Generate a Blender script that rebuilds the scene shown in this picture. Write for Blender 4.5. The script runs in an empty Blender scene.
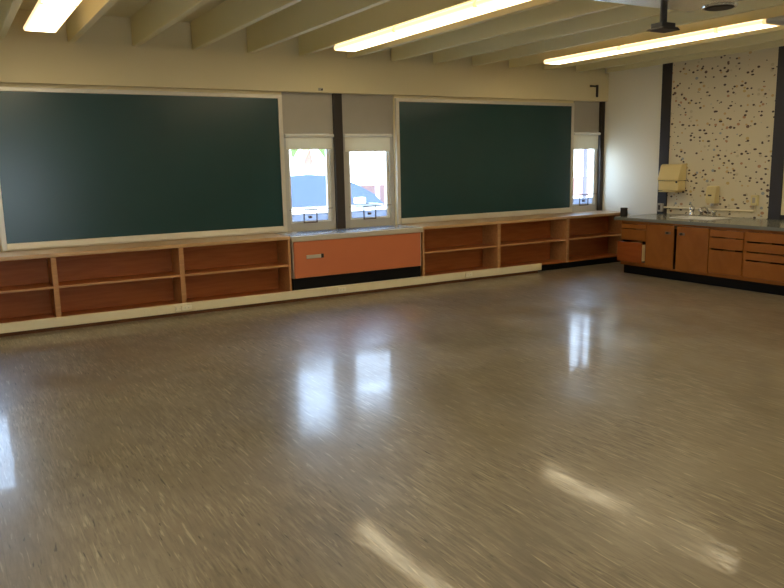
import bpy, bmesh, math, random
from mathutils import Vector, Matrix
random.seed(7)
C = bpy.context.scene.collection
sc = bpy.context.scene

# ------------------------------------------------------------------ mesh helpers
class MB:
    """collects boxes, prisms, tubes into one bmesh"""
    def __init__(self): self.bm = bmesh.new()
    def box(self, x0, x1, y0, y1, z0, z1):
        x0, x1 = sorted((x0, x1)); y0, y1 = sorted((y0, y1)); z0, z1 = sorted((z0, z1))
        v = [self.bm.verts.new(p) for p in
             [(x0,y0,z0),(x1,y0,z0),(x1,y1,z0),(x0,y1,z0),(x0,y0,z1),(x1,y0,z1),(x1,y1,z1),(x0,y1,z1)]]
        for f in [(0,3,2,1),(4,5,6,7),(0,1,5,4),(1,2,6,5),(2,3,7,6),(3,0,4,7)]:
            self.bm.faces.new([v[i] for i in f])
        return self
    def prism(self, prof, axis, a, b):
        """prof: list of 2d points; extruded along axis from a to b"""
        def P(p, t):
            if axis == 'x': return (t, p[0], p[1])
            if axis == 'y': return (p[0], t, p[1])
            return (p[0], p[1], t)
        A = [self.bm.verts.new(P(p, a)) for p in prof]
        B = [self.bm.verts.new(P(p, b)) for p in prof]
        n = len(prof)
        self.bm.faces.new(A[::-1]); self.bm.faces.new(B)
        for i in range(n):
            j = (i+1) % n
            self.bm.faces.new([A[i], A[j], B[j], B[i]])
        return self
    def tube(self, pts, r, seg=12, r1=None):
        pts = [Vector(p) for p in pts]; rings = []
        n = len(pts)
        for i, p in enumerate(pts):
            t = (pts[min(i+1, n-1)] - pts[max(i-1, 0)]).normalized()
            u = t.cross(Vector((0,0,1)))
            if u.length < 1e-3: u = t.cross(Vector((0,1,0)))
            u.normalize(); w = t.cross(u)
            rr = r if r1 is None else r + (r1-r)*i/(n-1)
            rings.append([self.bm.verts.new(p + rr*(math.cos(2*math.pi*k/seg)*u + math.sin(2*math.pi*k/seg)*w)) for k in range(seg)])
        for a, b in zip(rings, rings[1:]):
            for k in range(seg):
                self.bm.faces.new([a[k], a[(k+1)%seg], b[(k+1)%seg], b[k]])
        self.bm.faces.new(rings[0][::-1]); self.bm.faces.new(rings[-1])
        return self
    def lathe(self, c, prof, seg=24):
        """prof: (r, z) rows from bottom to top, closed by the given rows"""
        rings = [[self.bm.verts.new((c[0]+r*math.cos(2*math.pi*k/seg), c[1]+r*math.sin(2*math.pi*k/seg), c[2]+z)) for k in range(seg)] for r, z in prof]
        for a, b in zip(rings, rings[1:]):
            for k in range(seg):
                self.bm.faces.new([a[k], a[(k+1)%seg], b[(k+1)%seg], b[k]])
        self.bm.faces.new(rings[0][::-1]); self.bm.faces.new(rings[-1])
        return self
    def loft(self, sections):
        rings = [[self.bm.verts.new(p) for p in s] for s in sections]
        n = len(rings[0])
        for a, b in zip(rings, rings[1:]):
            for k in range(n):
                self.bm.faces.new([a[k], a[(k+1)%n], b[(k+1)%n], b[k]])
        self.bm.faces.new(rings[0][::-1]); self.bm.faces.new(rings[-1])
        return self

def wloc(o):
    v = Vector(o.location)
    while o.parent: o = o.parent; v += o.location
    return v

def obj(name, mb, mat, parent=None, bevel=0.0, smooth=False, subsurf=0):
    bm = mb.bm
    bmesh.ops.recalc_face_normals(bm, faces=bm.faces)
    me = bpy.data.meshes.new(name)
    xs = [v.co for v in bm.verts]
    lo = Vector((min(c.x for c in xs), min(c.y for c in xs), min(c.z for c in xs)))
    hi = Vector((max(c.x for c in xs), max(c.y for c in xs), max(c.z for c in xs)))
    org = Vector(((lo.x+hi.x)/2, (lo.y+hi.y)/2, lo.z))
    for v in bm.verts: v.co -= org
    bm.to_mesh(me); bm.free()
    me.materials.append(mat)
    o = bpy.data.objects.new(name, me); C.objects.link(o)
    if parent is not None:
        o.parent = parent; o.location = org - wloc(parent)
    else:
        o.location = org
    if smooth:
        for p in me.polygons: p.use_smooth = True
    if bevel:
        m = o.modifiers.new('bevel', 'BEVEL'); m.width = bevel; m.segments = 2; m.limit_method = 'ANGLE'
    if subsurf:
        m = o.modifiers.new('sub', 'SUBSURF'); m.levels = subsurf; m.render_levels = subsurf
    return o

def thing(name, loc, label, cat, group=None):
    o = bpy.data.objects.new(name, None); C.objects.link(o); o.location = loc
    o.empty_display_size = .1
    o['label'] = label; o['category'] = cat
    if group: o['group'] = group
    return o
def tag(o, label, cat, group=None):
    o['label'] = label; o['category'] = cat
    if group: o['group'] = group
    return o
def struct(name, mb, mat, bevel=0.0, label=None):
    o = obj(name, mb, mat, None, bevel); o['kind'] = 'structure'
    if label: o['label'] = label
    return o
def B(*a): return MB().box(*a)

# ------------------------------------------------------------------ materials
def new(name):
    m = bpy.data.materials.new(name); m.use_nodes = True
    nt = m.node_tree; return m, nt, nt.nodes, nt.links, nt.nodes['Principled BSDF']
def plain(name, col, rough=.5, metal=0.0, var=.06, scale=6.0, spec=.5, bump=0.0, bscale=80):
    m, nt, N, L, P = new(name)
    tc = N.new('ShaderNodeTexCoord'); no = N.new('ShaderNodeTexNoise'); no.inputs['Scale'].default_value = scale
    no.inputs['Detail'].default_value = 4
    L.new(tc.outputs['Object'], no.inputs['Vector'])
    mx = N.new('ShaderNodeMix'); mx.data_type = 'RGBA'
    mx.inputs[6].default_value = (*[c*(1-var) for c in col], 1); mx.inputs[7].default_value = (*[min(1, c*(1+var)) for c in col], 1)
    L.new(no.outputs['Fac'], mx.inputs[0]); L.new(mx.outputs[2], P.inputs['Base Color'])
    P.inputs['Roughness'].default_value = rough; P.inputs['Metallic'].default_value = metal
    P.inputs['Specular IOR Level'].default_value = spec
    if bump:
        n2 = N.new('ShaderNodeTexNoise'); n2.inputs['Scale'].default_value = bscale
        L.new(tc.outputs['Object'], n2.inputs['Vector'])
        b = N.new('ShaderNodeBump'); b.inputs['Strength'].default_value = bump; b.inputs['Distance'].default_value = .01
        L.new(n2.outputs['Fac'], b.inputs['Height']); L.new(b.outputs['Normal'], P.inputs['Normal'])
    return m
def wood(name, c1, c2, sc=(1.2, 12, 12), rough=.42, spec=.4):
    m, nt, N, L, P = new(name)
    tc = N.new('ShaderNodeTexCoord'); mp = N.new('ShaderNodeMapping'); mp.inputs['Scale'].default_value = sc
    L.new(tc.outputs['Object'], mp.inputs['Vector'])
    no = N.new('ShaderNodeTexNoise'); no.inputs['Scale'].default_value = 2.2; no.inputs['Detail'].default_value = 6; no.inputs['Distortion'].default_value = .6
    L.new(mp.outputs['Vector'], no.inputs['Vector'])
    r = N.new('ShaderNodeValToRGB'); r.color_ramp.elements[0].position = .3; r.color_ramp.elements[1].position = .7
    r.color_ramp.elements[0].color = (*c1, 1); r.color_ramp.elements[1].color = (*c2, 1)
    L.new(no.outputs['Fac'], r.inputs['Fac']); L.new(r.outputs['Color'], P.inputs['Base Color'])
    P.inputs['Roughness'].default_value = rough; P.inputs['Specular IOR Level'].default_value = spec
    return m

M = {}
M['wall'] = plain('cream_wall_paint', (.80, .69, .42), .55, var=.04, scale=1.5)
M['white_wall'] = plain('white_wall_paint', (.86, .81, .67), .5, var=.02, scale=1.5)
M['beam'] = plain('cream_ceiling_paint', (.86, .78, .47), .55, var=.04, scale=2)
M['deck'] = plain('ceiling_deck_paint', (.84, .76, .50), .7, var=.05)
M['frame'] = plain('aluminium_frame', (.68, .63, .53), .38, .3, var=.05)
M['winframe'] = plain('backlit_grey_frame', (.52, .49, .43), .4, .2, var=.04)  # the grey puts the backlit shade of the frames into their colour
M['board'] = plain('dark_green_board', (.009, .050, .054), .25, var=.12, scale=1.2, spec=.55)
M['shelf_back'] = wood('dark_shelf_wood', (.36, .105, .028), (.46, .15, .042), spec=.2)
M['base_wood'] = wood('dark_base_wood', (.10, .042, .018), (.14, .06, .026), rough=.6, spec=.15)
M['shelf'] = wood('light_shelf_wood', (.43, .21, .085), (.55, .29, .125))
M['shelf_top'] = wood('shelf_top_laminate', (.50, .30, .14), (.58, .37, .19), rough=.3)
M['cab'] = wood('cabinet_wood', (.245, .080, .014), (.34, .122, .024), sc=(10, 1.5, 1.5), rough=.38, spec=.22)
M['cab_red'] = wood('red_brown_drawer_wood', (.27, .062, .012), (.35, .088, .018), sc=(10, 1.5, 8), rough=.35, spec=.3)
M['cab_in'] = plain('cabinet_interior', (.05, .025, .012), .7)
M['black'] = plain('black_vinyl', (.006, .006, .007), .7, spec=.15)
M['dark'] = plain('dark_brown_paint', (.030, .021, .017), .5)
M['bluedark'] = plain('dark_post_paint', (.028, .024, .027), .5)
M['cream'] = plain('cream_metal', (.80, .71, .49), .4, var=.03)
M['orange'] = plain('orange_enamel', (.60, .175, .068), .5, var=.05, scale=3)
M['grey_metal'] = plain('grey_metal', (.48, .47, .46), .22, .6)
M['ledge'] = plain('warm_grey_metal', (.60, .54, .43), .35, .2)
M['unlit'] = plain('unlit_diffuser', (.50, .52, .53), .3)
M['ledge_dark'] = plain('dull_bronze_metal', (.20, .13, .085), .5, .2)
M['white'] = plain('white_paint', (.82, .80, .74), .4, var=.02)
M['greypanel'] = plain('grey_transom_panel', (.42, .38, .31), .6, var=.05)
def blind_mat():
    m, nt, N, L, P = new('blind_fabric')
    P.inputs['Base Color'].default_value = (.80, .75, .62, 1); P.inputs['Roughness'].default_value = .85
    tr = N.new('ShaderNodeBsdfTranslucent'); tr.inputs[0].default_value = (.80, .75, .62, 1)
    mx = N.new('ShaderNodeMixShader'); mx.inputs[0].default_value = .18
    wv = N.new('ShaderNodeTexWave'); wv.inputs['Scale'].default_value = 60; tc = N.new('ShaderNodeTexCoord')
    L.new(tc.outputs['Object'], wv.inputs['Vector'])
    b = N.new('ShaderNodeBump'); b.inputs['Strength'].default_value = .05; L.new(wv.outputs['Fac'], b.inputs['Height']); L.new(b.outputs['Normal'], P.inputs['Normal'])
    L.new(P.outputs[0], mx.inputs[1]); L.new(tr.outputs[0], mx.inputs[2]); L.new(mx.outputs[0], N['Material Output'].inputs[0])
    return m
M['blind'] = blind_mat()
M['counter'] = plain('grey_green_laminate', (.19, .195, .18), .18, var=.08, scale=20)
M['sink'] = plain('white_enamel', (.86, .84, .78), .2, var=.01)
M['chrome'] = plain('chrome', (.75, .75, .76), .12, 1.0, var=.02)
M['ivory'] = plain('ivory_plastic', (.88, .81, .62), .4, var=.02)
M['yellow'] = plain('yellowed_plastic', (.80, .64, .30), .4, var=.03)
M['yellow2'] = plain('pale_yellow_plastic', (.72, .60, .30), .4, var=.03)
M['silver'] = plain('silver_metal', (.74, .77, .80), .22, .9)
M['rubber'] = plain('dark_rubber', (.018, .015, .014), .6)
M['asphalt'] = plain('pale_paving', (.62, .60, .56), .9, var=.1, scale=2)
M['carpaint'] = plain('white_car_paint', (.85, .86, .88), .25, var=.01)
M['carglass'] = plain('blue_car_glass', (.045, .062, .120), .10, .0, spec=.35)
M['brick'] = plain('reddish_wall', (.24, .13, .115), .8)
M['trunk'] = plain('palm_trunk', (.32, .20, .15), .9, bump=.4, bscale=30)
M['leaf'] = plain('palm_leaf', (.16, .26, .07), .6, var=.3)
M['rod'] = plain('dark_bronze_rod', (.10, .07, .055), .4, .3)
M['post'] = plain('violet_grey_post', (.085, .08, .115), .6, spec=.2)
M['pole'] = plain('grey_pole', (.45, .45, .46), .5)

def floor_mat():
    m, nt, N, L, P = new('streaked_vinyl_tile')
    tc = N.new('ShaderNodeTexCoord')
    def streak(scale, lo, hi, seed):
        mp = N.new('ShaderNodeMapping'); mp.inputs['Scale'].default_value = scale; mp.inputs['Location'].default_value = (seed, seed*2, 0)
        L.new(tc.outputs['Object'], mp.inputs['Vector'])
        n = N.new('ShaderNodeTexNoise'); n.inputs['Scale'].default_value = 1; n.inputs['Detail'].default_value = 3; n.inputs['Distortion'].default_value = .35
        L.new(mp.outputs['Vector'], n.inputs['Vector'])
        mr = N.new('ShaderNodeMapRange'); mr.inputs['From Min'].default_value = lo; mr.inputs['From Max'].default_value = hi
        L.new(n.outputs['Fac'], mr.inputs['Value']); return mr.outputs['Result']
    def mix(fac, a, b):
        x = N.new('ShaderNodeMix'); x.data_type = 'RGBA'
        if isinstance(fac, float): x.inputs[0].default_value = fac
        else: L.new(fac, x.inputs[0])
        for s, i in ((a, 6), (b, 7)):
            if isinstance(s, tuple): x.inputs[i].default_value = (*s, 1)
            else: L.new(s, x.inputs[i])
        return x.outputs[2]
    base = mix(streak((1.0, .7, 1), .35, .65, 3.1), (.160, .128, .089), (.225, .182, .128))
    base = mix(streak((30, 4, 1), .45, .75, 1.3), base, (.265, .219, .154))
    def mul(a, b):
        n_ = N.new('ShaderNodeMath'); n_.operation = 'MULTIPLY'; L.new(a, n_.inputs[0])
        if isinstance(b, float): n_.inputs[1].default_value = b
        else: L.new(b, n_.inputs[1])
        return n_.outputs[0]
    patch = streak((1.6, 1.6, 1), .40, .62, 33.0)      # streaks come in clusters
    base = mix(mul(streak((75, 7, 1), .50, .72, 14.9), .42), base, (.105, .085, .058))
    base = mix(mul(mul(streak((90, 8, 1), .54, .66, 51.0), patch), .65), base, (.085, .066, .046))
    light = mix(mul(streak((60, 5.0, 1), .62, .70, 8.3), .65), base, (.46, .39, .27))
    light = mix(mul(mul(streak((70, 5.5, 1), .52, .64, 61.0), patch), .45), light, (.42, .36, .25))
    dark = mix(streak((60, 6.5, 1), .66, .73, 5.7), light, (.05, .04, .028))
    # tile seams
    sx = N.new('ShaderNodeSeparateXYZ'); L.new(tc.outputs['Object'], sx.inputs[0])
    def seam(o):
        a = N.new('ShaderNodeMath'); a.operation = 'PINGPONG'; a.inputs[1].default_value = .16
        L.new(o, a.inputs[0])
        b = N.new('ShaderNodeMath'); b.operation = 'LESS_THAN'; b.inputs[1].default_value = .0012
        L.new(a.outputs[0], b.inputs[0]); return b.outputs[0]
    mxm = N.new('ShaderNodeMath'); mxm.operation = 'MAXIMUM'
    L.new(seam(sx.outputs[0]), mxm.inputs[0]); L.new(seam(sx.outputs[1]), mxm.inputs[1])
    sf = N.new('ShaderNodeMath'); sf.operation = 'MULTIPLY'; sf.inputs[1].default_value = .35; L.new(mxm.outputs[0], sf.inputs[0])
    col = mix(sf.outputs[0], dark, (.10, .08, .05))
    L.new(col, P.inputs['Base Color'])
    br_ = N.new('ShaderNodeMapRange'); br_.inputs['To Min'].default_value = .30; br_.inputs['To Max'].default_value = .50
    L.new(streak((1.3, .9, 1), .36, .62, 71.0), br_.inputs['Value']); L.new(br_.outputs[0], P.inputs['Roughness'])
    P.inputs['Specular IOR Level'].default_value = .72
    P.inputs['Coat Weight'].default_value = .36
    cr = N.new('ShaderNodeMapRange'); cr.inputs['To Min'].default_value = .07; cr.inputs['To Max'].default_value = .15
    L.new(streak((.75, .55, 1), .44, .64, 40.3), cr.inputs['Value']);
    # a scuffed walking path across the wax
    def mth(op, a, b=None, cl=False):
        n_ = N.new('ShaderNodeMath'); n_.operation = op; n_.use_clamp = cl
        for i_, v_ in enumerate((a, b)):
            if v_ is None: continue
            if isinstance(v_, (int, float)): n_.inputs[i_].default_value = v_
            else: L.new(v_, n_.inputs[i_])
        return n_.outputs[0]
    wob = mth('MULTIPLY', streak((.9, .9, 1), .3, .7, 12.2), .25)
    geo = N.new('ShaderNodeNewGeometry'); sw = N.new('ShaderNodeSeparateXYZ'); L.new(geo.outputs['Position'], sw.inputs[0])
    dist = mth('ABSOLUTE', mth('ADD', mth('ADD', mth('SUBTRACT', sw.outputs[1], mth('MULTIPLY', sw.outputs[0], .6)), 2.52), wob))
    lane = mth('SUBTRACT', 1.0, mth('DIVIDE', dist, .45), True)
    lane = mth('MULTIPLY', mth('MULTIPLY', lane, lane), mth('SUBTRACT', 3.0, mth('MULTIPLY', lane, 2.0)))
    L.new(mth('MINIMUM', mth('ADD', cr.outputs[0], mth('MULTIPLY', lane, .14)), .24), P.inputs['Coat Roughness'])
    P.inputs['Coat IOR'].default_value = 1.5
    # very gentle waviness of the waxed tiles
    n = N.new('ShaderNodeTexNoise'); n.inputs['Scale'].default_value = 1; n.inputs['Detail'].default_value = 4
    mpb = N.new('ShaderNodeMapping'); mpb.inputs['Scale'].default_value = (14, 4, 1); L.new(tc.outputs['Object'], mpb.inputs['Vector'])
    L.new(mpb.outputs['Vector'], n.inputs['Vector'])
    b = N.new('ShaderNodeBump'); b.inputs['Strength'].default_value = .06; b.inputs['Distance'].default_value = .012
    L.new(n.outputs['Fac'], b.inputs['Height'])
    L.new(b.outputs['Normal'], P.inputs['Normal']); L.new(b.outputs['Normal'], P.inputs['Coat Normal'])
    return m
M['floor'] = floor_mat()

def speckle_mat():
    m, nt, N, L, P = new('speckled_tackboard')
    tc = N.new('ShaderNodeTexCoord')
    cur = None
    def mixc(fac, a, b):
        x = N.new('ShaderNodeMix'); x.data_type = 'RGBA'; L.new(fac, x.inputs[0])
        if isinstance(a, tuple): x.inputs[6].default_value = (*a, 1)
        else: L.new(a, x.inputs[6])
        if isinstance(b, tuple): x.inputs[7].default_value = (*b, 1)
        else: L.new(b, x.inputs[7])
        return x.outputs[2]
    cur = (.70, .62, .45)
    for sc_, lo, colr, r, seed in (((12, 12, 15), .25, None, .32, 0.0), ((8, 8, 17), .62, (.07, .045, .034), .245, 4.2), ((14, 14, 20), .68, (.085, .055, .042), .31, 9.1)):
        mp = N.new('ShaderNodeMapping'); mp.inputs['Scale'].default_value = sc_; mp.inputs['Location'].default_value = (seed, seed, seed)
        L.new(tc.outputs['Object'], mp.inputs['Vector'])
        # flatten to the board plane so that cells are 2d
        mp2 = N.new('ShaderNodeVectorMath'); mp2.operation = 'MULTIPLY'; mp2.inputs[1].default_value = (0, 1, 1)
        L.new(mp.outputs['Vector'], mp2.inputs[0])
        vo = N.new('ShaderNodeTexVoronoi'); vo.inputs['Scale'].default_value = 1; vo.inputs['Randomness'].default_value = .9
        L.new(mp2.outputs['Vector'], vo.inputs['Vector'])
        sp = N.new('ShaderNodeSeparateColor'); L.new(vo.outputs['Color'], sp.inputs[0])
        a = N.new('ShaderNodeMath'); a.operation = 'LESS_THAN'; a.inputs[1].default_value = r; L.new(vo.outputs['Distance'], a.inputs[0])
        g = N.new('ShaderNodeMath'); g.operation = 'GREATER_THAN'; g.inputs[1].default_value = lo; L.new(sp.outputs[0], g.inputs[0])
        ml = N.new('ShaderNodeMath'); ml.operation = 'MULTIPLY'; L.new(a.outputs[0], ml.inputs[0]); L.new(g.outputs[0], ml.inputs[1])
        if colr is None:
            rp = N.new('ShaderNodeValToRGB'); rp.color_ramp.interpolation = 'CONSTANT'
            e = rp.color_ramp.elements; e[0].position = 0; e[0].color = (.60, .42, .20, 1)
            e[1].position = .3; e[1].color = (.58, .50, .34, 1)
            for p_, c_ in ((.55, (.50, .27, .15, 1)), (.68, (.33, .36, .37, 1)), (.82, (.60, .44, .18, 1)), (.92, (.16, .10, .07, 1))):
                q = e.new(p_); q.color = c_
            L.new(sp.outputs[1], rp.inputs['Fac']); c = rp.outputs['Color']
        else: c = colr
        cur = mixc(ml.outputs[0], cur, c)
    L.new(cur, P.inputs['Base Color']); P.inputs['Roughness'].default_value = .7
    return m
M['speckle'] = speckle_mat()

def lamp_mat():
    m = bpy.data.materials.new('lit_diffuser'); m.use_nodes = True
    nt = m.node_tree; N, L = nt.nodes, nt.links; N.clear()
    out = N.new('ShaderNodeOutputMaterial'); em = N.new('ShaderNodeEmission')
    tc = N.new('ShaderNodeTexCoord'); sx = N.new('ShaderNodeSeparateXYZ'); L.new(tc.outputs['Object'], sx.inputs[0])
    ab = N.new('ShaderNodeMath'); ab.operation = 'ABSOLUTE'; L.new(sx.outputs[0], ab.inputs[0])
    mr = N.new('ShaderNodeMapRange'); mr.inputs['From Min'].default_value = .07; mr.inputs['From Max'].default_value = .138
    mr.inputs['To Min'].default_value = 1; mr.inputs['To Max'].default_value = 0; L.new(ab.outputs[0], mr.inputs['Value'])
    mx = N.new('ShaderNodeMix'); mx.data_type = 'RGBA'; mx.inputs[6].default_value = (1, .66, .34, 1); mx.inputs[7].default_value = (1, .87, .57, 1)
    L.new(mr.outputs[0], mx.inputs[0]); L.new(mx.outputs[2], em.inputs['Color'])
    s = N.new('ShaderNodeMapRange'); s.inputs['To Min'].default_value = LAMP*.16; s.inputs['To Max'].default_value = LAMP
    L.new(mr.outputs[0], s.inputs['Value']); L.new(s.outputs[0], em.inputs['Strength'])
    L.new(em.outputs[0], out.inputs[0]); return m
LAMP = 9.5
M['lamp'] = lamp_mat()
def cap_mat():
    m = bpy.data.materials.new('glowing_end_lens'); m.use_nodes = True
    P = m.node_tree.nodes['Principled BSDF']; P.inputs['Base Color'].default_value = (.8, .7, .5, 1)
    P.inputs['Emission Color'].default_value = (1, .62, .28, 1); P.inputs['Emission Strength'].default_value = .9
    return m
M['lamp_cap'] = cap_mat()

def glass_mat():
    m = bpy.data.materials.new('thin_window_glass'); m.use_nodes = True
    nt = m.node_tree; N, L = nt.nodes, nt.links; N.clear()
    out = N.new('ShaderNodeOutputMaterial'); t = N.new('ShaderNodeBsdfTransparent'); g = N.new('ShaderNodeBsdfGlossy')
    t.inputs[0].default_value = (.95, .97, .97, 1); g.inputs['Roughness'].default_value = .02
    ge = N.new('ShaderNodeNewGeometry'); dt = N.new('ShaderNodeVectorMath'); dt.operation = 'DOT_PRODUCT'
    L.new(ge.outputs['Incoming'], dt.inputs[0]); L.new(ge.outputs['Normal'], dt.inputs[1])
    def mth(op, a, b=None):
        n = N.new('ShaderNodeMath'); n.operation = op
        for i_, v_ in enumerate((a, b)):
            if v_ is None: continue
            if isinstance(v_, (int, float)): n.inputs[i_].default_value = v_
            else: L.new(v_, n.inputs[i_])
        return n.outputs[0]
    # Schlick reflectance of a thin pane
    fr = mth('ADD', .04, mth('MULTIPLY', .96, mth('POWER', mth('SUBTRACT', 1.0, mth('ABSOLUTE', dt.outputs['Value'])), 5.0)))
    mx = N.new('ShaderNodeMixShader'); L.new(fr, mx.inputs[0]); L.new(t.outputs[0], mx.inputs[1]); L.new(g.outputs[0], mx.inputs[2])
    L.new(mx.outputs[0], out.inputs[0]); return m
M['glass'] = glass_mat()
def frosted_mat():
    m = bpy.data.materials.new('hazy_lower_glass'); m.use_nodes = True
    nt = m.node_tree; N, L = nt.nodes, nt.links; N.clear()
    out = N.new('ShaderNodeOutputMaterial'); t = N.new('ShaderNodeBsdfTransparent'); g = N.new('ShaderNodeBsdfTranslucent')
    t.inputs[0].default_value = (.34, .36, .40, 1); g.inputs[0].default_value = (.30, .31, .34, 1)
    mx = N.new('ShaderNodeMixShader'); mx.inputs[0].default_value = .6
    L.new(t.outputs[0], mx.inputs[1]); L.new(g.outputs[0], mx.inputs[2]); L.new(mx.outputs[0], out.inputs[0]); return m
M['frost'] = frosted_mat()

# ------------------------------------------------------------------ room shell
XL, YR = -11.7, -12.3           # left wall, rear wall
ZB, ZC = 2.897, 3.20            # underside of beams, ceiling deck
YW = .04                        # wall face behind boards; window openings run to .24
struct('floor', B(XL-.2, .25, YR-.2, .25, -.1, 0), M['floor'])
struct('ceiling', B(XL-.2, .25, YR-.2, .25, ZC, ZC+.15), M['deck'])
struct('wall_left', B(XL-.2, XL, YR, .24, 0, ZC), M['wall'])
mb = MB()
rx0, rx1, rz0, rz1 = -9.1, -7.15, .25, 2.0          # unseen rear window opening, added and sized for the glare on the left board
mb.box(XL, rx0, YR-.2, YR, 0, ZC).box(rx1, 0, YR-.2, YR, 0, ZC).box(rx0, rx1, YR-.2, YR, 0, rz0).box(rx0, rx1, YR-.2, YR, rz1, ZC)
struct('wall_rear', mb, M['wall'])
struct('wall_right', B(0, .2, YR, .24, 0, ZC), M['white_wall'])
bays = [(-10.25, -8.632), (-5.44, -3.857), (-.652, 0)]
mb = MB()
mb.box(XL, 0, YW, .24, 2.476, ZC)                    # above openings
mb.box(XL, bays[0][0], YW, .24, 0, 2.476).box(bays[0][1], bays[1][0], YW, .24, 0, 2.476).box(bays[1][1], bays[2][0], YW, .24, 0, 2.476)
for a, b in bays: mb.box(a, b, YW, .24, 0, .775)
struct('wall_back', mb, M['wall'])
struct('trim_1', B(XL, -.002, -.04, YW, 2.476, 2.896), M['wall'], label='cream bulkhead band between the boards and the ceiling beams')
# beams
def beam(x):
    o = struct('ceiling_beam', B(x, x+.065, YR, -.0, ZB, ZC), M['beam'], .006)
    return o
k = -5
while -7.81+.65*k < -.1:
    x = -7.81+.65*k
    if x > XL: beam(x)
    k += 1
struct('trim_2', B(-.055, 0, YR, -.04, ZB+.015, ZC), M['beam'], .004, label='cream edge beam along the top of the right wall')

# ------------------------------------------------------------------ ceiling light rows
GL = 'fluorescent fixtures in rows under the ceiling beams'
rowname = {-8.17: 'left', -5.06: 'middle', -2.0: 'right'}
ZL = 2.842
segs = [(-.93, -2.20), (-2.22, -3.49), (-3.51, -4.78), (-4.80, -6.07), (-6.09, -7.36), (-7.38, -8.65), (-8.67, -9.94)]
ordn = ['nearest the board wall', 'second from the board wall', 'third from the board wall', 'fourth from the board wall', 'fifth from the board wall', 'sixth from the board wall', 'nearest the rear wall']
for cx in (-8.17, -5.06, -2.0):
    for i, (y0, y1) in enumerate(segs):
        lit = True; st = 'glowing'
        if cx == -2.0 and i == 2: y1 = -4.02
        if cx == -2.0 and i == 3: y0 = -4.05; lit = False; st = 'unlit'
        t = thing('ceiling_light', (cx, (y0+y1)/2, ZL),
                  '%s fluorescent ceiling light in the %s row, %s' % (st, rowname[cx], ordn[i]), 'ceiling light', GL)
        h = MB().box(cx-.105, cx+.105, y1, y0, ZL+.046, ZL+.0545)
        if cx == -8.17:
            h.box(cx-.02, cx+.02, (y0+y1)/2-.3, (y0+y1)/2-.26, ZL+.05, ZC).box(cx-.02, cx+.02, (y0+y1)/2+.26, (y0+y1)/2+.3, ZL+.05, ZC)
        obj('housing', h, M['cream'], t)
        W = .138
        def pr(d): return [(cx-W*.93, ZL+.045), (cx-W-d, ZL+.030), (cx-W-d, ZL+.014), (cx-W*.93, ZL-d), (cx+W*.93, ZL-d), (cx+W+d, ZL+.014), (cx+W+d, ZL+.030), (cx+W*.93, ZL+.045)]
        obj('diffuser', MB().prism(pr(0), 'y', y1+.008, y0-.008), M['lamp'] if lit else M['unlit'], t)
        for ya, yb in ((y0-.008, y0), (y1, y1+.008)):
            obj('end_cap', MB().prism(pr(.002), 'y', ya, yb), M['lamp_cap'] if lit else M['cream'], t)

# ------------------------------------------------------------------ chalkboards
def chalkboard(x0, x1, label):
    z0, z1 = .782, 2.438
    t = thing('chalkboard', ((x0+x1)/2, .0, z0), label, 'chalkboard', 'green chalkboards on the window wall')
    obj('writing_surface', B(x0+.03, x1-.03, .012, .034, z0+.05, z1-.03), M['board'], t)
    f = MB()
    f.box(x0, x1, 0, .038, z1-.045, z1).box(x0, x0+.05, 0, .038, z0, z1-.045).box(x1-.05, x1, 0, .038, z0, z1-.045)
    obj('frame', f, M['frame'], t, .004)
    tr = MB().prism([(.038, z0), (-.012, z0), (-.016, z0+.02), (-.004, z0+.075), (.038, z0+.08)], 'x', x0+.05, x1-.05)
    obj('chalk_rail', tr, M['frame'], t)
chalkboard(-8.625, -5.455, 'long dark green chalkboard in a pale frame, left of the orange heater')
chalkboard(-3.850, -.670, 'dark green chalkboard in a pale frame, right of the orange heater')

# ------------------------------------------------------------------ windows
def window(n, x0, x1, wl, wr, blind_z, desc, latch=True):
    """x0,x1: bay part; wl,wr: glass edges; blind_z: lower edge of the blind"""
    y = .10
    f = MB()
    zb, zt = .775, 2.476
    f.box(x0, wl, y-.03, y+.05, zb, 1.98).box(wr, x1, y-.03, y+.05, zb, 1.98)
    f.box(wl, wr, y-.03, y+.05, zb, .875)
    f.box(wl, wr, y-.02, y+.05, 1.95, 1.98)
    o = obj('window_%d' % n, f, M['winframe'], None, .004); o['kind'] = 'structure'
    o['label'] = desc
    s = MB()                                           # white sash
    s.box(wl, wl+.028, y-.012, y+.03, .875, 1.95).box(wr-.04, wr, y-.012, y+.03, .875, 1.95).box(wl+.028, wr-.04, y-.012, y+.03, .875, .895)
    s.box(wl+.028, wr-.04, y-.004, y+.02, .980, .988)
    obj('sash', s, M['white'], o, .003)
    obj('pane', B(wl+.028, wr-.04, y+.008, y+.012, .988, 1.95), M['glass'], o)
    obj('lower_pane', B(wl+.028, wr-.04, y+.008, y+.012, .895, .980), M['frost'], o)
    p = B(x0, x1, y-.03, y+.05, 1.98, zt)
    obj('upper_panel', p, M['greypanel'], o)
    if latch:
        c = (wl+wr)/2 - .02; l = MB(); yy = y-.045
        l.box(c-.095, c+.095, yy, yy+.012, 1.030, 1.042).box(c-.095, c+.095, yy, yy+.012, .872, .884)
        l.box(c-.095, c-.083, yy, yy+.012, .884, 1.030).box(c+.083, c+.095, yy, yy+.012, .884, 1.030)
        l.box(c-.02, c+.02, yy, yy+.03, .93, .96)
        obj('vent_handle', l, M['rod'], o)
        obj('vent_rod', MB().tube([(wl-.02, yy+.006, 1.045), (wr+.01, yy+.006, 1.045)], .004, 8), M['rod'], o)
    return o
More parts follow.
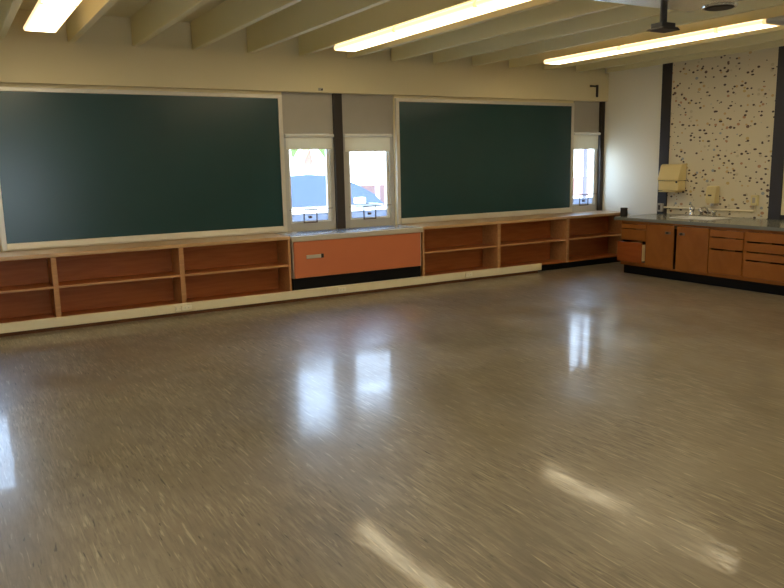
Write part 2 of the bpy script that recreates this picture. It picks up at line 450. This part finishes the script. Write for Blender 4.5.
def blind(x0, x1, zt, zb, label):
    t = thing('roller_blind', ((x0+x1)/2, .045, zb), label, 'blind', 'cream roller blinds drawn a little way down')
    obj('roller', MB().tube([(x0, .035, zt), (x1, .035, zt)], .022, 14), M['white'], t, smooth=False)
    obj('fabric', B(x0+.015, x1-.015, .050, .054, zb+.012, zt), M['blind'], t)
    obj('hem_bar', B(x0+.015, x1-.015, .046, .058, zb, zb+.014), M['blind'], t, .003)
# far left bay (its glare shows on the floor at the left edge)
window(1, -10.25, -9.53, -10.16, -9.60, 1.77, 'window at the far left of the board wall')
struct('trim_3', B(-9.53, -9.36, -.0, .15, .775, 2.476), M['dark'], label='dark window post in the far left bay')
window(2, -9.36, -8.632, -9.29, -8.70, 1.77, 'window just left of the long chalkboard')
blind(-10.23, -9.55, 1.955, 1.99-.22, 'cream roller blind over the window at the far left end')
blind(-9.34, -8.65, 1.955, 1.99-.22, 'cream roller blind over the window just left of the long chalkboard')
# middle bay over the heater
window(3, -5.44, -4.748, -5.375, -4.805, 1.79, 'left of the two windows above the orange heater')
struct('trim_4', B(-4.748, -4.628, .03, .15, .775, 2.476), M['dark'], .004, label='dark brown post between the two windows above the orange heater')
window(4, -4.628, -3.857, -4.535, -3.925, 1.757, 'right of the two windows above the orange heater')
blind(-5.425, -4.765, 1.955, 1.787, 'cream roller blind over the left window above the orange heater')
blind(-4.610, -3.91, 1.957, 1.753, 'cream roller blind hanging lower over the right window above the orange heater')
# corner bay
window(5, -.652, -.075, -.60, -.10, 1.75, 'narrow window in the corner right of the chalkboard', latch=True)
struct('trim_5', B(-.075, 0, .02, .15, .775, 2.476), M['dark'], label='dark jamb between the corner window and the white wall')
blind(-.64, -.085, 1.983, 1.748, 'cream roller blind over the narrow corner window')
# unseen rear window, added for the board glare
f = MB().box(rx0, rx1, YR-.12, YR-.05, rz0, rz0+.06).box(rx0, rx1, YR-.12, YR-.05, rz1-.06, rz1).box(rx0, rx0+.06, YR-.12, YR-.05, rz0+.06, rz1-.06).box(rx1-.06, rx1, YR-.12, YR-.05, rz0+.06, rz1-.06)
o = obj('window_6', f, M['white']); o['kind'] = 'structure'
obj('pane', B(rx0+.06, rx1-.06, YR-.09, YR-.085, rz0+.06, rz1-.06), M['glass'], o)

# ------------------------------------------------------------------ low bookcases under the boards
YS = -.504
GS = 'low open bookcases under the chalkboards'
def bookcase(x0, x1, label):
    t = thing('bookcase', ((x0+x1)/2, YS, 0), label, 'bookcase', GS)
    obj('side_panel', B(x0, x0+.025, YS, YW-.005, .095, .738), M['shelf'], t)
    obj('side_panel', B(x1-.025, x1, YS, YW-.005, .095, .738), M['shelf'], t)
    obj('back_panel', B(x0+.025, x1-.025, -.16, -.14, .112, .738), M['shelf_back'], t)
    obj('bottom_panel', B(x0+.025, x1-.025, YS+.004, -.16, .095, .112), M['shelf_back'], t)  # darker wood puts the unlit look of bottom and shelf into the colour
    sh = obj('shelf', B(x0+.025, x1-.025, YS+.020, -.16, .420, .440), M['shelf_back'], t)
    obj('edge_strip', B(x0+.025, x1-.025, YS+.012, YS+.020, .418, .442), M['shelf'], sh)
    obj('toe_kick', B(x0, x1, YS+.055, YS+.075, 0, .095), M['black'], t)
bookcase(-9.485, -8.205, 'open low bookcase under the long chalkboard, cut by the left photo edge')
bookcase(-8.205, -6.925, 'open low bookcase under the middle of the long chalkboard')
bookcase(-6.925, -5.645, 'open low bookcase directly left of the orange heater')
bookcase(-3.787, -2.525, 'open low bookcase directly right of the orange heater')
bookcase(-2.525, -1.240, 'open low bookcase under the right chalkboard where the cream raceway ends')
bookcase(-1.240, -.02, 'open low bookcase under the corner window, nearest the sink cabinets')
tag(obj('worktop', B(-9.49, -5.64, YS-.012, YW-.002, .738, .778), M['shelf_top'], None, .006), 'long wooden top over the bookcases left of the orange heater', 'worktop', 'wooden worktops over the low bookcases')
tag(obj('worktop', B(-3.79, -.005, YS-.012, YW-.002, .738, .778), M['shelf_top'], None, .006), 'long wooden top over the bookcases right of the orange heater', 'worktop', 'wooden worktops over the low bookcases')

# ------------------------------------------------------------------ heater under the middle windows
hx0, hx1 = -5.618, -3.815
t = thing('unit_heater', ((hx0+hx1)/2, -.3, 0), 'orange fronted heater cabinet with grey metal top under the two windows', 'heater')
obj('base', B(hx0, hx1, -.490, .0, 0, .268), M['black'], t)
obj('cabinet_body', B(hx0, hx1, -.500, .03, .268, .712), M['ledge'], t)
obj('front_panel', B(hx0+.012, hx1-.02, -.524, -.500, .272, .706), M['orange'], t, .004)
obj('top_ledge', MB().box(hx0-.022, hx1+.02, -.535, .034, .708, .772), M['ledge'], t, .006)
gr = MB().box(hx0-.01, hx1, -.50, .034, .772, .778)
g = obj('top_plate', gr, M['grey_metal'], t)
sl = MB()
for i in range(26):
    xx = hx0+.25+i*.052
    sl.box(xx, xx+.02, -.25, -.08, .778, .781)
obj('air_grille', sl, M['dark'], t)
hd = MB().box(-5.453, -5.262, -.540, -.524, .497, .540)
hh = obj('latch_plate', hd, M['ledge'], t, .004)
obj('latch_knob', B(-5.262, -5.232, -.548, -.524, .497, .545), M['dark'], hh, .003)
# ------------------------------------------------------------------ raceway along the floor
ry0, ry1 = -.562, -.508
t = thing('floor_raceway', (-6, -.53, 0), 'long cream cable raceway with outlets running along the floor before the bookcases', 'raceway')
obj('channel', B(-9.6, -1.82, ry0, ry1, .036, .131), M['cream'], t, .005)
obj('wood_base', B(-9.6, -1.85, ry0+.012, ry1, 0, .036), M['base_wood'], t)
obj('end_cap', B(-1.82, -1.795, ry0-.003, ry1, .034, .134), M['cream'], t, .004)
for xa, zc in ((-7.02, .086), (-6.925, .086), (-5.02, .089), (-3.10, .092)):
    w = .055 if xa != -7.02 else .03
    ou = obj('outlet', B(xa-w, xa+w, ry0-.024, ry0, zc-.026, zc+.026), M['ivory'], t, .004)
    for dx in (-.02, .02): obj('socket_slot', B(xa+dx-.003, xa+dx+.003, ry0-.0252, ry0-.022, zc-.007, zc+.007), M['winframe'], ou)
for xa, zc in ((-7.30, .084), (-5.16, .088), (-3.25, .092)):
    obj('cover_plate', B(xa-.075, xa+.075, ry0-.004, ry0, zc-.034, zc+.034), M['cream'], t, .002)

# ------------------------------------------------------------------ right wall: posts, speckled panel, far panel
struct('trim_6', B(-.035, 0, -1.255, -1.09, 0, 2.92), M['bluedark'], .003, label='dark post on the right wall left of the speckled panel')
struct('trim_7', B(-.035, 0, -3.005, -2.842, 0, 2.92), M['bluedark'], .003, label='dark post on the right wall right of the speckled panel')
tag(obj('tackboard', B(-.02, -.001, -2.842, -1.255, .79, 2.92), M['speckle'], None), 'tall cream tackboard covered in dark and coloured specks behind the sink', 'tackboard')
t = thing('wall_panel', (-.01, -3.9, .83), 'cream wall panel with a dark bottom rail right of the dark post at the right photo edge', 'wall panel')
obj('panel', B(-.018, -.001, -4.9, -3.005, .85, 2.92), M['wall'], t)
obj('bottom_rail', B(-.03, -.001, -4.9, -3.005, .79, .85), M['dark'], t)

# ------------------------------------------------------------------ sink counter and cabinets
XF = -.97
ZT = .748
GC = 'wooden cabinet units under the sink counter'
def unit(y0, y1, label):
    t = thing('base_cabinet', (-.5, (y0+y1)/2, 0), label, 'cabinet', GC)
    b = MB().box(XF+.02, -.004, y1, y1+.018, .128, ZT).box(XF+.02, -.004, y0-.018, y0, .128, ZT)
    b.box(XF+.02, -.004, y1+.018, y0-.018, .128, .146).box(-.02, -.004, y1+.018, y0-.018, .146, ZT)
    obj('carcass', b, M['cab_in'], t)
    obj('toe_kick', B(XF+.07, -.004, y1, y0, 0, .128), M['black'], t)
    return t
def rail(t, *boxes):
    f = MB()
    for a in boxes: f.box(XF-.0, XF+.02, *a)
    obj('face_frame', f, M['cab'], t)
def front(name, t, y0, y1, z0, z1, mat='cab', dx=0.0, th=.018, body=True):
    o = obj(name, B(XF-.018-dx, XF-dx, y0, y1, z0, z1), M[mat], t, .004)
    if body:
        bx = MB(); xb = XF-dx+.002
        bx.box(xb, xb+.45, y0+.02, y0+.034, z0+.02, z1-.03).box(xb, xb+.45, y1-.034, y1-.02, z0+.02, z1-.03).box(xb, xb+.45, y0+.034, y1-.034, z0+.02, z0+.03)
        obj('drawer_box', bx, M['yellow2'] if dx else M['shelf'], o)
    return o
# corner drawer unit
t = unit(-1.28, -1.725, 'narrow drawer cabinet left of the sink with its bottom drawer pulled out')
rail(t, (-1.725, -1.28, .705, ZT), (-1.725, -1.28, .128, .185), (-1.29, -1.28, .185, .705), (-1.725, -1.705, .185, .705), (-1.705, -1.29, .475, .49))
front('drawer', t, -1.715, -1.292, .640, .702)
front('drawer', t, -1.715, -1.292, .487, .632)
front('drawer', t, -1.715, -1.290, .188, .462, 'cab_red', .07)
# sink unit with two doors
t = unit(-1.725, -2.70, 'two door cabinet under the sink')
rail(t, (-2.70, -1.725, .722, ZT), (-2.70, -1.725, .128, .150), (-2.70, -2.69, .15, .722), (-1.737, -1.725, .15, .722))
def door(y0, y1, yk, ajar=0):
    o = obj('door', B(XF-.02, XF-.001, y0, y1, .152, .719), M['cab'], t, .004)
    k = MB().box(XF-.026, XF-.02, yk-.045, yk+.045, .605, .640)
    kk = obj('pull_plate', k, M['ledge_dark'], o, .002)
    obj('pull_knob', MB().tube([(XF-.026, yk, .622), (XF-.05, yk, .622)], .014, 12), M['dark'], kk)
door(-2.175, -1.732, -2.085); door(-2.695, -2.220, -2.30)
# drawer unit
t = unit(-2.70, -3.175, 'narrow three drawer cabinet right of the sink doors')
rail(t, (-3.175, -2.70, .71, ZT), (-3.175, -2.70, .128, .168), (-2.715, -2.70, .168, .71), (-3.175, -3.16, .168, .71))
for z0, z1 in ((.622, .707), (.478, .612), (.172, .460)): front('drawer', t, -3.165, -2.710, z0, z1)
# wide drawer unit, cut by the frame
t = unit(-3.175, -4.25, 'wide four drawer cabinet at the right photo edge')
rail(t, (-4.25, -3.175, .715, ZT), (-4.25, -3.175, .128, .165), (-3.20, -3.175, .165, .715), (-4.25, -4.225, .165, .715))
for z0, z1 in ((.602, .712), (.482, .585), (.382, .468), (.170, .366)): front('drawer', t, -4.23, -3.195, z0, z1)
# counter
ctop = MB()
sy0, sy1, sx0, sx1 = -2.46, -1.83, -.62, -.25
ctop.box(-1.0, sx0, -4.27, -1.16, ZT, .788).box(sx1, -.001, -4.27, -1.16, ZT, .788).box(sx0, sx1, -4.27, sy0, ZT, .788).box(sx0, sx1, sy1, -1.16, ZT, .788)
tag(obj('countertop', ctop, M['counter']), 'long grey laminate countertop around the sink on the right wall', 'countertop')
# sink
t = thing('sink', (-.4, -2.05, .62), 'white sink set into the grey countertop below the soap dispenser', 'sink')
r = MB()
r.box(sx0-.02, sx0+.03, sy0-.02, sy1+.02, .788, .797).box(sx1-.05, sx1+.02, sy0-.02, sy1+.02, .788, .797)
r.box(sx0+.03, sx1-.06, sy0-.02, sy0+.03, .788, .797).box(sx0+.03, sx1-.06, sy1-.03, sy1+.02, .788, .797)
obj('rim', r, M['sink'], t, .003)
bsn = MB()
bsn.box(sx0+.02, sx0+.032, sy0+.02, sy1-.02, .64, .788).box(sx1-.062, sx1-.05, sy0+.02, sy1-.02, .64, .788)
bsn.box(sx0+.032, sx1-.062, sy0+.02, sy0+.032, .64, .788).box(sx0+.032, sx1-.062, sy1-.032, sy1-.02, .64, .788).box(sx0+.032, sx1-.062, sy0+.032, sy1-.032, .64, .65)
obj('basin', bsn, M['sink'], t)
obj('drain', MB().lathe((-.42, -2.12, .65), [(.04, 0), (.04, .004), (.02, .005)]), M['chrome'], t)
def faucet(x, y, kind):
    if kind == 'bubbler':
        t = thing('drinking_bubbler', (x, y, .797), 'small chrome drinking bubbler at the left end of the sink', 'bubbler')
        obj('body', MB().lathe((x, y, .797), [(.035, 0), (.035, .012), (.022, .02), (.022, .06), (.034, .075), (.036, .10), (.025, .115)]), M['chrome'], t, smooth=True)
        obj('handle', MB().tube([(x-.02, y, .845), (x-.08, y-.03, .86)], .009, 10), M['chrome'], t)
        obj('guard', MB().tube([(x, y, .905), (x-.02, y, .94), (x-.06, y, .95)], .012, 10), M['chrome'], t)
    else:
        t = thing('sink_faucet', (x, y, .797), 'chrome mixer faucet with two handles behind the sink', 'faucet')
        obj('base_plate', B(x-.03, x+.03, y-.13, y+.13, .797, .812), M['chrome'], t, .006)
        pts = [(x, y, .81), (x, y, .86), (x-.02, y, .90), (x-.07, y, .92), (x-.15, y, .91), (x-.18, y, .88)]
        obj('spout', MB().tube(pts, .013, 12), M['chrome'], t, smooth=True)
        for s in (-1, 1):
            hn = obj('tap_handle', MB().lathe((x, y+s*.10, .812), [(.022, 0), (.018, .03), (.026, .035), (.026, .055), (.012, .062)]), M['chrome'], t, smooth=True)
faucet(-.16, -1.80, 'bubbler'); faucet(-.16, -2.05, 'mixer')
# paper towel dispenser
t = thing('towel_dispenser', (-.1, -1.40, 1.10), 'yellowed paper towel dispenser with slanted front on the dark post beside the tackboard', 'towel dispenser')
ya, yb = -1.575, -1.225
obj('housing', MB().prism([(-.0355, 1.13), (-.19, 1.13), (-.195, 1.265), (-.04-.0, 1.265)], 'y', ya, yb), M['yellow'], t, .008)
obj('cover', MB().prism([(-.0355, 1.272), (-.205, 1.272), (-.205, 1.30), (-.145, 1.485), (-.12, 1.50), (-.0355, 1.50)], 'y', ya-.004, yb+.004), M['yellow'], t, .008)
obj('lock', MB().tube([(-.19, ya+.03, 1.25), (-.204, ya+.03, 1.25)], .014, 10), M['dark'], t)
obj('towel_lip', MB().box(-.18, -.04, ya+.05, yb, 1.105, 1.122).box(-.15, -.05, ya+.1, yb-.05, 1.12, 1.135), M['yellow'], t, .003)
# soap dispenser
t = thing('soap_dispenser', (-.06, -2.0, .94), 'small pale yellow soap dispenser on the tackboard above the sink', 'soap dispenser')
obj('housing', MB().prism([(-.021, .965), (-.115, .965), (-.125, 1.03), (-.105, 1.18), (-.085, 1.20), (-.021, 1.20)], 'y', -2.12, -1.965), M['yellow2'], t, .012)
obj('level_window', B(-.127, -.10, -2.065, -2.015, 1.065, 1.085), M['dark'], t)
obj('nozzle', MB().tube([(-.07, -2.045, .965), (-.075, -2.045, .925)], .02, 12), M['pole'], t)
# conduit
t = thing('wall_conduit', (-.03, -1.9, .88), 'thin cream conduit with an outlet box at each end above the countertop', 'conduit')
obj('tube', MB().tube([(-.034, -1.14, .878), (-.034, -2.64, .878)], .013, 12), M['cream'], t)
b = obj('outlet_box', B(-.085, -.036, -1.215, -1.125, .815, .935), M['greypanel'], t, .005)
obj('socket', B(-.087, -.084, -1.19, -1.15, .84, .91), M['dark'], b)
b = obj('outlet_box', B(-.065, -.021, -2.70, -2.61, .955, 1.09), M['yellow2'], t, .005)
obj('socket', B(-.067, -.064, -2.675, -2.635, .99, 1.06), M['greypanel'], b)
obj('riser', MB().tube([(-.034, -2.64, .878), (-.034, -2.655, .885), (-.034, -2.66, .96)], .011, 10), M['cream'], t)
# cup
t = thing('cup', (-.865, -1.215, .788), 'small black cup standing on the left end of the grey countertop', 'cup')
obj('body', MB().lathe((-.865, -1.215, .788), [(.046, 0), (.052, .02), (.047, .10), (.05, .122), (.044, .122), (.04, .10), (.04, .02)]), M['rubber'], t, smooth=True)
# small things on the bulkhead
t = thing('wall_hook', (-4.95, -.045, 2.49), 'tiny hook on the cream bulkhead above the left heater window', 'hook')
obj('plate', B(-4.985, -4.925, -.047, -.041, 2.493, 2.527), M['greypanel'], t)
obj('peg', MB().tube([(-4.945, -.047, 2.505), (-4.945, -.065, 2.503), (-4.945, -.07, 2.515)], .007, 8), M['dark'], t)
t = thing('wall_bracket', (-.3, -.06, 2.54), 'small black angle bracket on the bulkhead above the corner window', 'bracket')
obj('arm', B(-.40, -.27, -.058, -.041, 2.684, 2.708), M['dark'], t)
obj('upright', B(-.27, -.24, -.062, -.041, 2.535, 2.715), M['dark'], t)

# ------------------------------------------------------------------ ceiling hung mount at upper right
t = thing('projector_mount', (-4.7, -5.4, 2.46), 'silver ceiling mounted plate with a short black pole and bracket at the top right', 'projector mount')
pl = MB().box(-5.95, -4.44, -5.9, -4.985, 2.60, 2.66)
pb = obj('plate', pl, M['silver'], t, .012)
obj('hanger', MB().box(-5.6, -5.56, -5.5, -5.46, 2.66, ZB).box(-4.95, -4.91, -5.5, -5.46, 2.66, ZB), M['silver'], t)
obj('pole', MB().tube([(-4.735, -5.02, 2.478), (-4.735, -5.02, 2.60)], .024, 12), M['rubber'], t)
lz = obj('lens_recess', MB().lathe((-4.42, -5.22, 2.585), [(.085, 0), (.105, .012), (.105, .05)]), M['rubber'], t)
obj('lens_ring', MB().lathe((-4.42, -5.22, 2.592), [(.112, 0), (.118, .012), (.112, .05)]), M['silver'], t)
br = MB().box(-4.80, -4.67, -5.07, -4.97, 2.462, 2.50).prism([(-4.83, 2.452), (-4.64, 2.452), (-4.67, 2.470), (-4.80, 2.470)], 'y', -5.09, -4.95)
obj('bracket', br, M['rubber'], t, .004)
# wide ceiling unit right of the plate
# ------------------------------------------------------------------ outside
GZ = -.15
LPX = 4.58
g = struct('ground', B(-40, 30, .24, 45, GZ-.2, GZ), M['asphalt'])
# parked car
def car(x0, y0, paint, glass, label, name='parked_car', sc_=1.0):
    """side nearest the window at y0; nose towards +x; x0 = rear bumper"""
    L_, W_ = 4.5, 1.76
    t = thing(name, (x0+L_/2, y0+W_/2, GZ), label, 'car', 'cars parked outside the windows')
    def sec(x, zl, zt, hw):
        c = y0+W_/2; g_ = GZ
        return [(x0+x, c-hw*.9, g_+zl), (x0+x, c-hw, g_+zl+.22), (x0+x, c-hw, g_+zt-.12), (x0+x, c-hw*.86, g_+zt),
                (x0+x, c+hw*.86, g_+zt), (x0+x, c+hw, g_+zt-.12), (x0+x, c+hw, g_+zl+.22), (x0+x, c+hw*.9, g_+zl)]
    body = MB().loft([sec(0, .38, .80, .70), sec(.10, .26, .98, .84), sec(.9, .20, 1.05, .88), sec(2.6, .20, 1.03, .88), sec(3.3, .20, .97, .88), sec(4.1, .24, .82, .84), sec(4.45, .32, .66, .70), sec(4.5, .38, .6, .62)])
    obj('body', body, paint, t, smooth=True)
    def gs(x, z, hw):
        c = y0+W_/2
        return [(x0+x, c-hw, GZ+z), (x0+x, c+hw, GZ+z)]
    # glass cabin: side profile swept across the width with tumblehome
    prof = [(.35, 1.02), (.75, 1.38), (1.25, 1.53), (1.9, 1.57), (2.45, 1.53), (2.9, 1.36), (3.25, 1.16), (3.42, .97)]
    c = y0+W_/2; bm = MB()
    rows = []
    for x, z in prof:
        hw = .84 - .20*max(0, (z-1.0)/.57)
        zl = 1.0 if .5 < x < 3.3 else z-.03
        rows.append([(x0+x, c-.85, GZ+min(z-.01, 1.0)), (x0+x, c-hw, GZ+z), (x0+x, c+hw, GZ+z), (x0+x, c+.85, GZ+min(z-.01, 1.0))])
    obj('cabin_glass', bm.loft(rows), glass, t)
    rf = MB(); rr = []
    for x, z in ((1.0, 1.475), (1.3, 1.545), (1.9, 1.58), (2.35, 1.55), (2.55, 1.51)):
        rr.append([(x0+x, c-.645, GZ+z-.01), (x0+x, c-.58, GZ+z+.02), (x0+x, c+.58, GZ+z+.02), (x0+x, c+.645, GZ+z-.01)])
    obj('roof', rf.loft(rr), paint, t, smooth=False)
    for sx_ in (.85, 3.6):
        for yy in (y0+.02, y0+W_-.22):
            w = obj('wheel', MB().tube([(x0+sx_, yy, GZ+.31), (x0+sx_, yy+.2, GZ+.31)], .31, 24), M['rubber'], t)
            obj('hub', MB().tube([(x0+sx_, yy-.01, GZ+.31), (x0+sx_, yy+.21, GZ+.31)], .19, 20), M['silver'], w)
    obj('side_mirror', MB().box(x0+2.75, x0+2.95, y0-.10, y0+.04, GZ+1.0, GZ+1.12), paint, t, .02)
    return t
car(-5.15, 4.0, M['carpaint'], M['carglass'], 'pale car with bluish windows parked outside the windows above the heater')
struct('trim_8', B(-30, 30, 19, 19.3, GZ, .70), M['brick'], label='low reddish wall across the street')
def palm(x, y, h, label):
    t = thing('palm_tree', (x, y, GZ), label, 'palm tree', 'palms across the street')
    obj('trunk', MB().tube([(x, y, GZ), (x+.05, y, GZ+h*.5), (x+.02, y, GZ+h)], .20, 12, .15), M['trunk'], t)
    cr = MB()
    for i in range(18):
        a = i*2*math.pi/18*2.0+.3*random.random(); l = 1.5+.4*random.random(); up = .5+.5*random.random() if i % 2 else -.1
        pts = [Vector((x, y, GZ+h))+Vector((math.cos(a)*l*s, math.sin(a)*l*s, up*s-1.3*s*s)) for s in (0, .3, .6, .85, 1.0)]
        s_ = Vector((-math.sin(a), math.cos(a), 0))
        secs = []
        for p, w in zip(pts, (.05, .20, .24, .15, .02)):
            secs.append([p-s_*w-Vector((0,0,w*.5)), p+Vector((0,0,.02)), p+s_*w-Vector((0,0,w*.5)), p-Vector((0,0,.02))])
        cr.loft(secs)
    obj('fronds', cr, M['leaf'], t)
palm(2.1, 16.0, 3.4, 'palm tree seen through the left window above the heater')
palm(6.0, 17.0, 3.6, 'palm tree seen through the right window above the heater')
t = thing('utility_pole', (4.35, 15, GZ), 'thin grey pole outside the right window above the heater', 'pole')
obj('shaft', MB().tube([(4.35, 15, GZ), (4.35, 15, 6)], .08, 10), M['pole'], t)
t = thing('lamp_post', (LPX, 5.0, GZ), 'grey post standing outside the narrow corner window', 'post')
obj('shaft', MB().tube([(LPX, 5.0, GZ), (LPX, 5.0, 4.2)], .055, 12), M['post'], t)
obj('foot', MB().lathe((LPX, 5.0, GZ), [(.14, 0), (.14, .03), (.07, .08)]), M['post'], t)

# ------------------------------------------------------------------ light, world, camera
w = bpy.data.worlds.new('sky'); sc.world = w; w.use_nodes = True
N, L = w.node_tree.nodes, w.node_tree.links
bg = N['Background']
tc = N.new('ShaderNodeTexCoord'); sx = N.new('ShaderNodeSeparateXYZ'); L.new(tc.outputs['Generated'], sx.inputs[0])
rp = N.new('ShaderNodeValToRGB'); rp.color_ramp.elements[0].position = 0.0; rp.color_ramp.elements[0].color = (.80, .90, 1, 1)
rp.color_ramp.elements[1].position = .6; rp.color_ramp.elements[1].color = (.30, .55, 1, 1)
L.new(sx.outputs[2], rp.inputs['Fac']); L.new(rp.outputs['Color'], bg.inputs['Color'])
bg.inputs['Strength'].default_value = 9.0
sun = bpy.data.lights.new('sun', 'SUN'); sun.energy = 16; sun.angle = .01; sun.color = (1, .95, .86)
so = bpy.data.objects.new('sun', sun); C.objects.link(so)
so.rotation_euler = Vector((.35, .55, -1.0)).to_track_quat('-Z', 'Y').to_euler()

f, pitch, roll, yaw = 749.6152, .1731, -.0211, .5326
fw = Vector((math.sin(yaw)*math.cos(pitch), math.cos(yaw)*math.cos(pitch), -math.sin(pitch)))
rt0 = Vector((math.cos(yaw), -math.sin(yaw), 0)); up0 = rt0.cross(fw)
c, s = math.cos(roll), math.sin(roll)
rt = c*rt0 + s*up0; up = -s*rt0 + c*up0
cd = bpy.data.cameras.new('camera'); co = bpy.data.objects.new('camera', cd); C.objects.link(co)
cd.sensor_fit = 'HORIZONTAL'; cd.sensor_width = 36; cd.lens = 36*f/784; cd.clip_start = .05
Rm = Matrix((rt, up, -fw)).transposed().to_4x4()
co.matrix_world = Matrix.Translation((-9.0835, -8.6729, 1.6)) @ Rm
sc.camera = co
sc.view_settings.view_transform = 'Standard'; sc.view_settings.look = 'None'
sc.view_settings.exposure = 0.23; sc.view_settings.gamma = 1.0
sc.view_settings.use_curve_mapping = False
